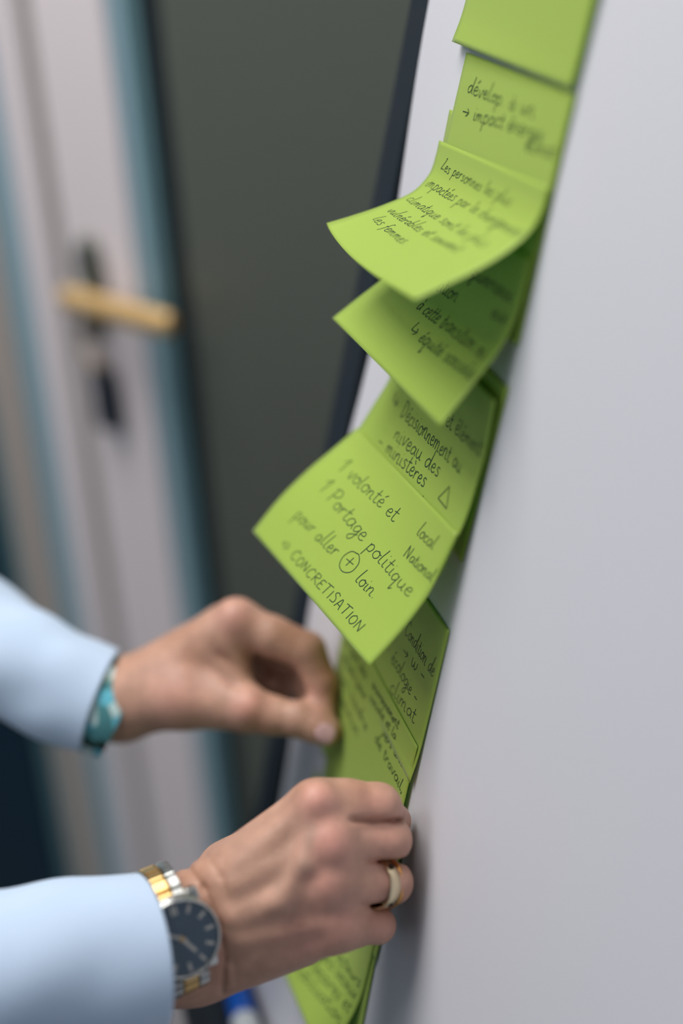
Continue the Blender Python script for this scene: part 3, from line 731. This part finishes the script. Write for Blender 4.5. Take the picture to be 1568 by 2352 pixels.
# ------------------------------------------------------------------ sleeves
def sleeve(name, path, m, parent, wrinkle=1.0, seed=1, thick=0.0016, seg=96, nlen=90, cuff_tilt=(0, 0), flat=1.0):
    """path: camera-axes points with radius, cuff end first"""
    rnd = random.Random(seed); P = catmull([p for p, r in path], nlen); rad = catmull([[r, 0, 0] for p, r in path], nlen)[:, 0]
    T = np.gradient(P, axis=0); T /= np.linalg.norm(T, axis=1)[:, None]
    ph = [rnd.uniform(0, 6.28) for _ in range(8)]; V = []; Fc = []
    L = np.r_[0, np.cumsum(np.linalg.norm(np.diff(P, axis=0), axis=1))]
    for i in range(nlen):
        u = np.cross(T[i], [0, 0, 1.0]); u /= np.linalg.norm(u); q = np.cross(T[i], u)     # u: across in the picture, q: towards/away
        for k in range(seg):
            a = 2 * math.pi * k / seg; s = L[i]
            w = wrinkle * min(1, s / 25) * (1.6 * math.sin(2 * a + s * .055 + ph[0]) + 1.0 * math.sin(3 * a - s * .09 + ph[1]) + .7 * math.sin(a + s * .16 + ph[2]) + .5 * math.sin(5 * a + s * .11 + ph[3]))
            r = rad[i] + w
            sh = (cuff_tilt[0] * math.cos(a) + cuff_tilt[1] * math.sin(a)) * max(0, 1 - s / 40)
            V.append(cam2w(P[i] + u * r * math.cos(a) + q * r * flat * math.sin(a) + T[i] * sh))
    for i in range(nlen - 1):
        for k in range(seg):
            k2 = (k + 1) % seg; Fc.append((i * seg + k, i * seg + k2, (i + 1) * seg + k2, (i + 1) * seg + k))
    o = link_mesh(name, V, Fc, m, parent)
    sm = o.modifiers.new('thick', 'SOLIDIFY'); sm.thickness = thick; sm.offset = -1
    return o
rs = sleeve('sleeve', [(K(336, 2190, .561), 31.2), (K(200, 2208, .556), 32.0), (K(0, 2240, .548), 34.2), (K(-300, 2290, .54), 39), (K(-650, 2370, .54), 46)],
            M_SHIRT, person, .55, 3, cuff_tilt=(0, 8), flat=.92)
ls = sleeve('sleeve', [(K(233, 1611, .722), 27.5), (K(120, 1566, .727), 29), (K(0, 1502, .735), 31.5), (K(-250, 1360, .76), 38), (K(-560, 1200, .80), 46)],
            M_SHIRT, person, .8, 8, cuff_tilt=(0, 3), flat=.85)
ll = sleeve('cuff_lining', [(K(281, 1634, .722), 25.6), (K(262, 1625, .722), 25.8), (K(230, 1610, .723), 25.6), (K(190, 1590, .724), 26.0)], M_LINING, person, .3, 5, thick=.0008, nlen=30, flat=.85, cuff_tilt=(0, 2))
tag(ll, 'teal and white patterned lining inside the far cuff')

# ------------------------------------------------------------------ wristwatch
def nrm(v): return np.asarray(v, float) / np.linalg.norm(v)
M_WSTEEL = mat('polished_steel', (190, 192, 190), 0.22, 1.0)
M_WGOLD = mat('yellow_gold', (226, 190, 128), 0.3, 1.0)
M_DIAL = mat('slate_blue_dial', (78, 108, 132), 0.35, 0.1)
M_IDX = mat('silver_index', (225, 225, 220), 0.3, 0.4)
M_CRYS = bpy.data.materials.new('watch_crystal'); M_CRYS.use_nodes = True
b_ = M_CRYS.node_tree.nodes['Principled BSDF']; b_.inputs['Transmission Weight'].default_value = 1.0; b_.inputs['Roughness'].default_value = 0.0; b_.inputs['IOR'].default_value = 1.3
wa = nrm([0.89, 0.28, -0.36]); wn = np.array([0.35, 0.03, 0.93]); wn = nrm(wn - wa * wn.dot(wa)); wb = np.cross(wn, wa)     # normal, 12 o'clock, 3 o'clock
WC = K(417, 2156, .5475)
S2 = 0.00096
watch = tag(empty('wristwatch', cam2w(WC)), 'two-tone steel and gold wristwatch with a slate blue dial on the near wrist', 'watch')
Rw = R
def wdir(v): return Rw @ np.asarray(v)
def wp3(x, y, z): return cam2w(WC + (wa * x + wb * y + wn * z) * .96)
base = cam2w(WC)
mm = lambda pr: [(a * S2, b * S2) for a, b in pr]
lathe('case', base, wdir(wn), mm([(-8.5, 12), (-8.0, 14.5), (-5.5, 16.8), (-2.0, 17.0), (-.4, 16.6)]), M_WSTEEL, watch, 64)
bez = lathe('bezel', base, wdir(wn), mm([(-.5, 16.6), (.7, 16.3), (1.3, 15.8), (1.35, 15.1), (.6, 14.7), (-.2, 14.6)]), M_WSTEEL, watch, 64)
# open the bezel's top so the dial shows
bm = bmesh.new(); bm.from_mesh(bez.data); bm.faces.ensure_lookup_table()
bmesh.ops.delete(bm, geom=[f for f in bm.faces if len(f.verts) > 4], context='FACES'); bm.to_mesh(bez.data); bm.free()
dial = lathe('dial', base, wdir(wn), mm([(-.39, 14.8), (-.1, 14.8)]), M_DIAL, watch, 64)
def bar(name, x0, y0, x1, y1, w, z0, z1, m, parent):
    d = np.array([x1 - x0, y1 - y0]); L_ = np.linalg.norm(d); d /= L_; nn = np.array([-d[1], d[0]])
    f = lambda a, b, c: wp3(x0 + d[0] * a + nn[0] * b, y0 + d[1] * a + nn[1] * b, c)
    return box(name, f, (0, -w / 2, z0), (L_, w / 2, z1), m, parent)
for h_ in range(12):
    a = math.radians(h_ * 30); s, c = math.sin(a), math.cos(a)
    if h_ == 0:
        for o_ in (-.75, .75): bar('hour_marker', s * 13.7 + c * o_, c * 13.7 - s * o_, s * 10.1 + c * o_, c * 10.1 - s * o_, 1.0, -.1, .45, M_IDX, dial)
    else: bar('hour_marker', s * 13.7, c * 13.7, s * 10.3, c * 10.3, 1.25, -.1, .4, M_IDX, dial)
bar('minute_hand', 1.8, -1.2, -9.6, 6.8, 1.1, .35, .6, M_IDX, watch)
bar('hour_hand', -.8, 1.3, 4.2, -7.0, 1.5, .15, .33, M_IDX, watch)
lathe('hand_pin', wp3(0, 0, .1), wdir(wn), mm([(0, 1.0), (.75, 1.0)]), M_WGOLD, watch, 16)
cry = lathe('crystal', wp3(0, 0, .95), wdir(wn), mm([(0, 14.65), (.35, 14.65)]), M_CRYS, watch, 64)
lathe('crown', wp3(-16.6, 0, -4.2), wdir(-wa), mm([(0, 2.4), (.4, 2.9), (2.6, 2.9), (3.0, 2.4)]), M_WSTEEL, watch, 24)
# lugs and the bracelet: rows of steel, gold, steel links round the wrist
for sy in (1, -1):
    for sx in (1, -1):
        f = lambda a, b, c, sx=sx, sy=sy: wp3(sx * (8.2 + a), sy * (11.5 + b), -3.4 - .38 * b + c)
        box('lug', f, (0, 0, -3.0), (4.2, 5.2, 2.0), M_WSTEEL, watch, .0006)
cz = -25.5; ea, eb = 24.6, 23.6                       # ellipse half-axes: along wb and wn
ths = []; tt = 0.0
def epos(t): return np.array([-2.9 + ea * math.sin(t), cz + eb * math.cos(t)])
t = 0.0; arc = 0.0; last = epos(0); st = []
N_ = 4000
acc = [0.0]
for i in range(1, N_ + 1):
    p = epos(2 * math.pi * i / N_); acc.append(acc[-1] + np.linalg.norm(p - last)); last = p
acc = np.array(acc); total = acc[-1]; pitch = 6.4
s0 = 14.6; nrow = int((total - 2 * s0) / pitch); pitch = (total - 2 * s0) / nrow
proto = {}
def link_proto(kind, w, m):
    f = lambda a, b, c: np.array([a, b, c]) * .001
    me = box('link_' + kind, f, (-w / 2, -pitch * .45, -1.5), (w / 2, pitch * .45, 1.5), m, None, .0006)
    for p in me.data.polygons: p.use_smooth = False
    d = me.data; bpy.data.objects.remove(me); return d
ml = {'outer': link_proto('outer', 4.6, M_WSTEEL), 'center': link_proto('center', 6.4, M_WGOLD)}
for r_ in range(nrow):
    s = s0 + pitch * (r_ + .5); t = 2 * math.pi * np.interp(s, acc, np.arange(N_ + 1)) / N_
    y, z = epos(t); tv = nrm([ea * math.cos(t), -eb * math.sin(t)])
    tang = wb * tv[0] + wn * tv[1]; nor = np.cross(wa, tang)
    for x, kd in ((-5.6, 'outer'), (0, 'center'), (5.6, 'outer')):
        o = bpy.data.objects.new('link', ml[kd]); col.objects.link(o)
        p = cam2w(WC + wa * x + wb * y + wn * z); A = np.column_stack([wdir(wa), wdir(tang), wdir(nor)])
        o.parent = watch; o.matrix_parent_inverse = Matrix.Translation(watch.location).inverted()
        o.matrix_basis = Matrix([[*A[0], p[0]], [*A[1], p[1]], [*A[2], p[2]], [0, 0, 0, 1]])

# ------------------------------------------------------------------ ring on the fourth finger
M_RING = mat('pale_gold_ring', (222, 206, 172), 0.25, 1.0)
M_ROSE = mat('yellow_gold_edge', (232, 170, 100), 0.2, 1.0)
M_STONE = mat('dark_engraving', (60, 58, 52), 0.4, 0.5)
mR, pR = K(752, 2030, .566), K(898, 2027, .580); rd = nrm(pR - mR + np.array([0, 0, -11.0])); rc0 = K(876, 2029, .5782)
ring = tag(empty('ring', cam2w(rc0)), 'wide two-tone gold ring on the fourth finger of the near hand', 'ring')
ri, ro = 9.5, 10.5
lathe_r = lambda nm, pr, m, par: lathe(nm, cam2w(rc0), wdir(rd), mm(pr), m, par, 64)
band = lathe_r('band', [(-4.4, ri), (-4.4, ro - .2), (-4.1, ro), (1.4, ro), (1.6, ro - .15), (1.6, ri)], M_RING, ring)
edge = lathe_r('gold_rim', [(1.6, ri), (1.6, ro + .15), (1.9, ro + .3), (3.3, ro + .3), (3.6, ro), (3.6, ri)], M_ROSE, ring)
for o in (band, edge):
    bm = bmesh.new(); bm.from_mesh(o.data)
    bmesh.ops.delete(bm, geom=[f for f in bm.faces if len(f.verts) > 4], context='FACES'); bm.to_mesh(o.data); bm.free()
u_ = nrm(np.cross(rd, [0, 1, 0])); v_ = np.cross(rd, u_)
if u_[2] < 0: u_ = -u_
for an in (52, -46):
    a = math.radians(an); c_ = u_ * math.cos(a) + np.array([0, 1, 0]) * math.sin(a); c_ = nrm(c_ - rd * c_.dot(rd))
    lathe('engraved_circle', cam2w(rc0 + c_ * (ro - .05) + rd * -1.4), wdir(c_), mm([(0, 1.25), (.22, 1.25)]), M_STONE, ring, 18)
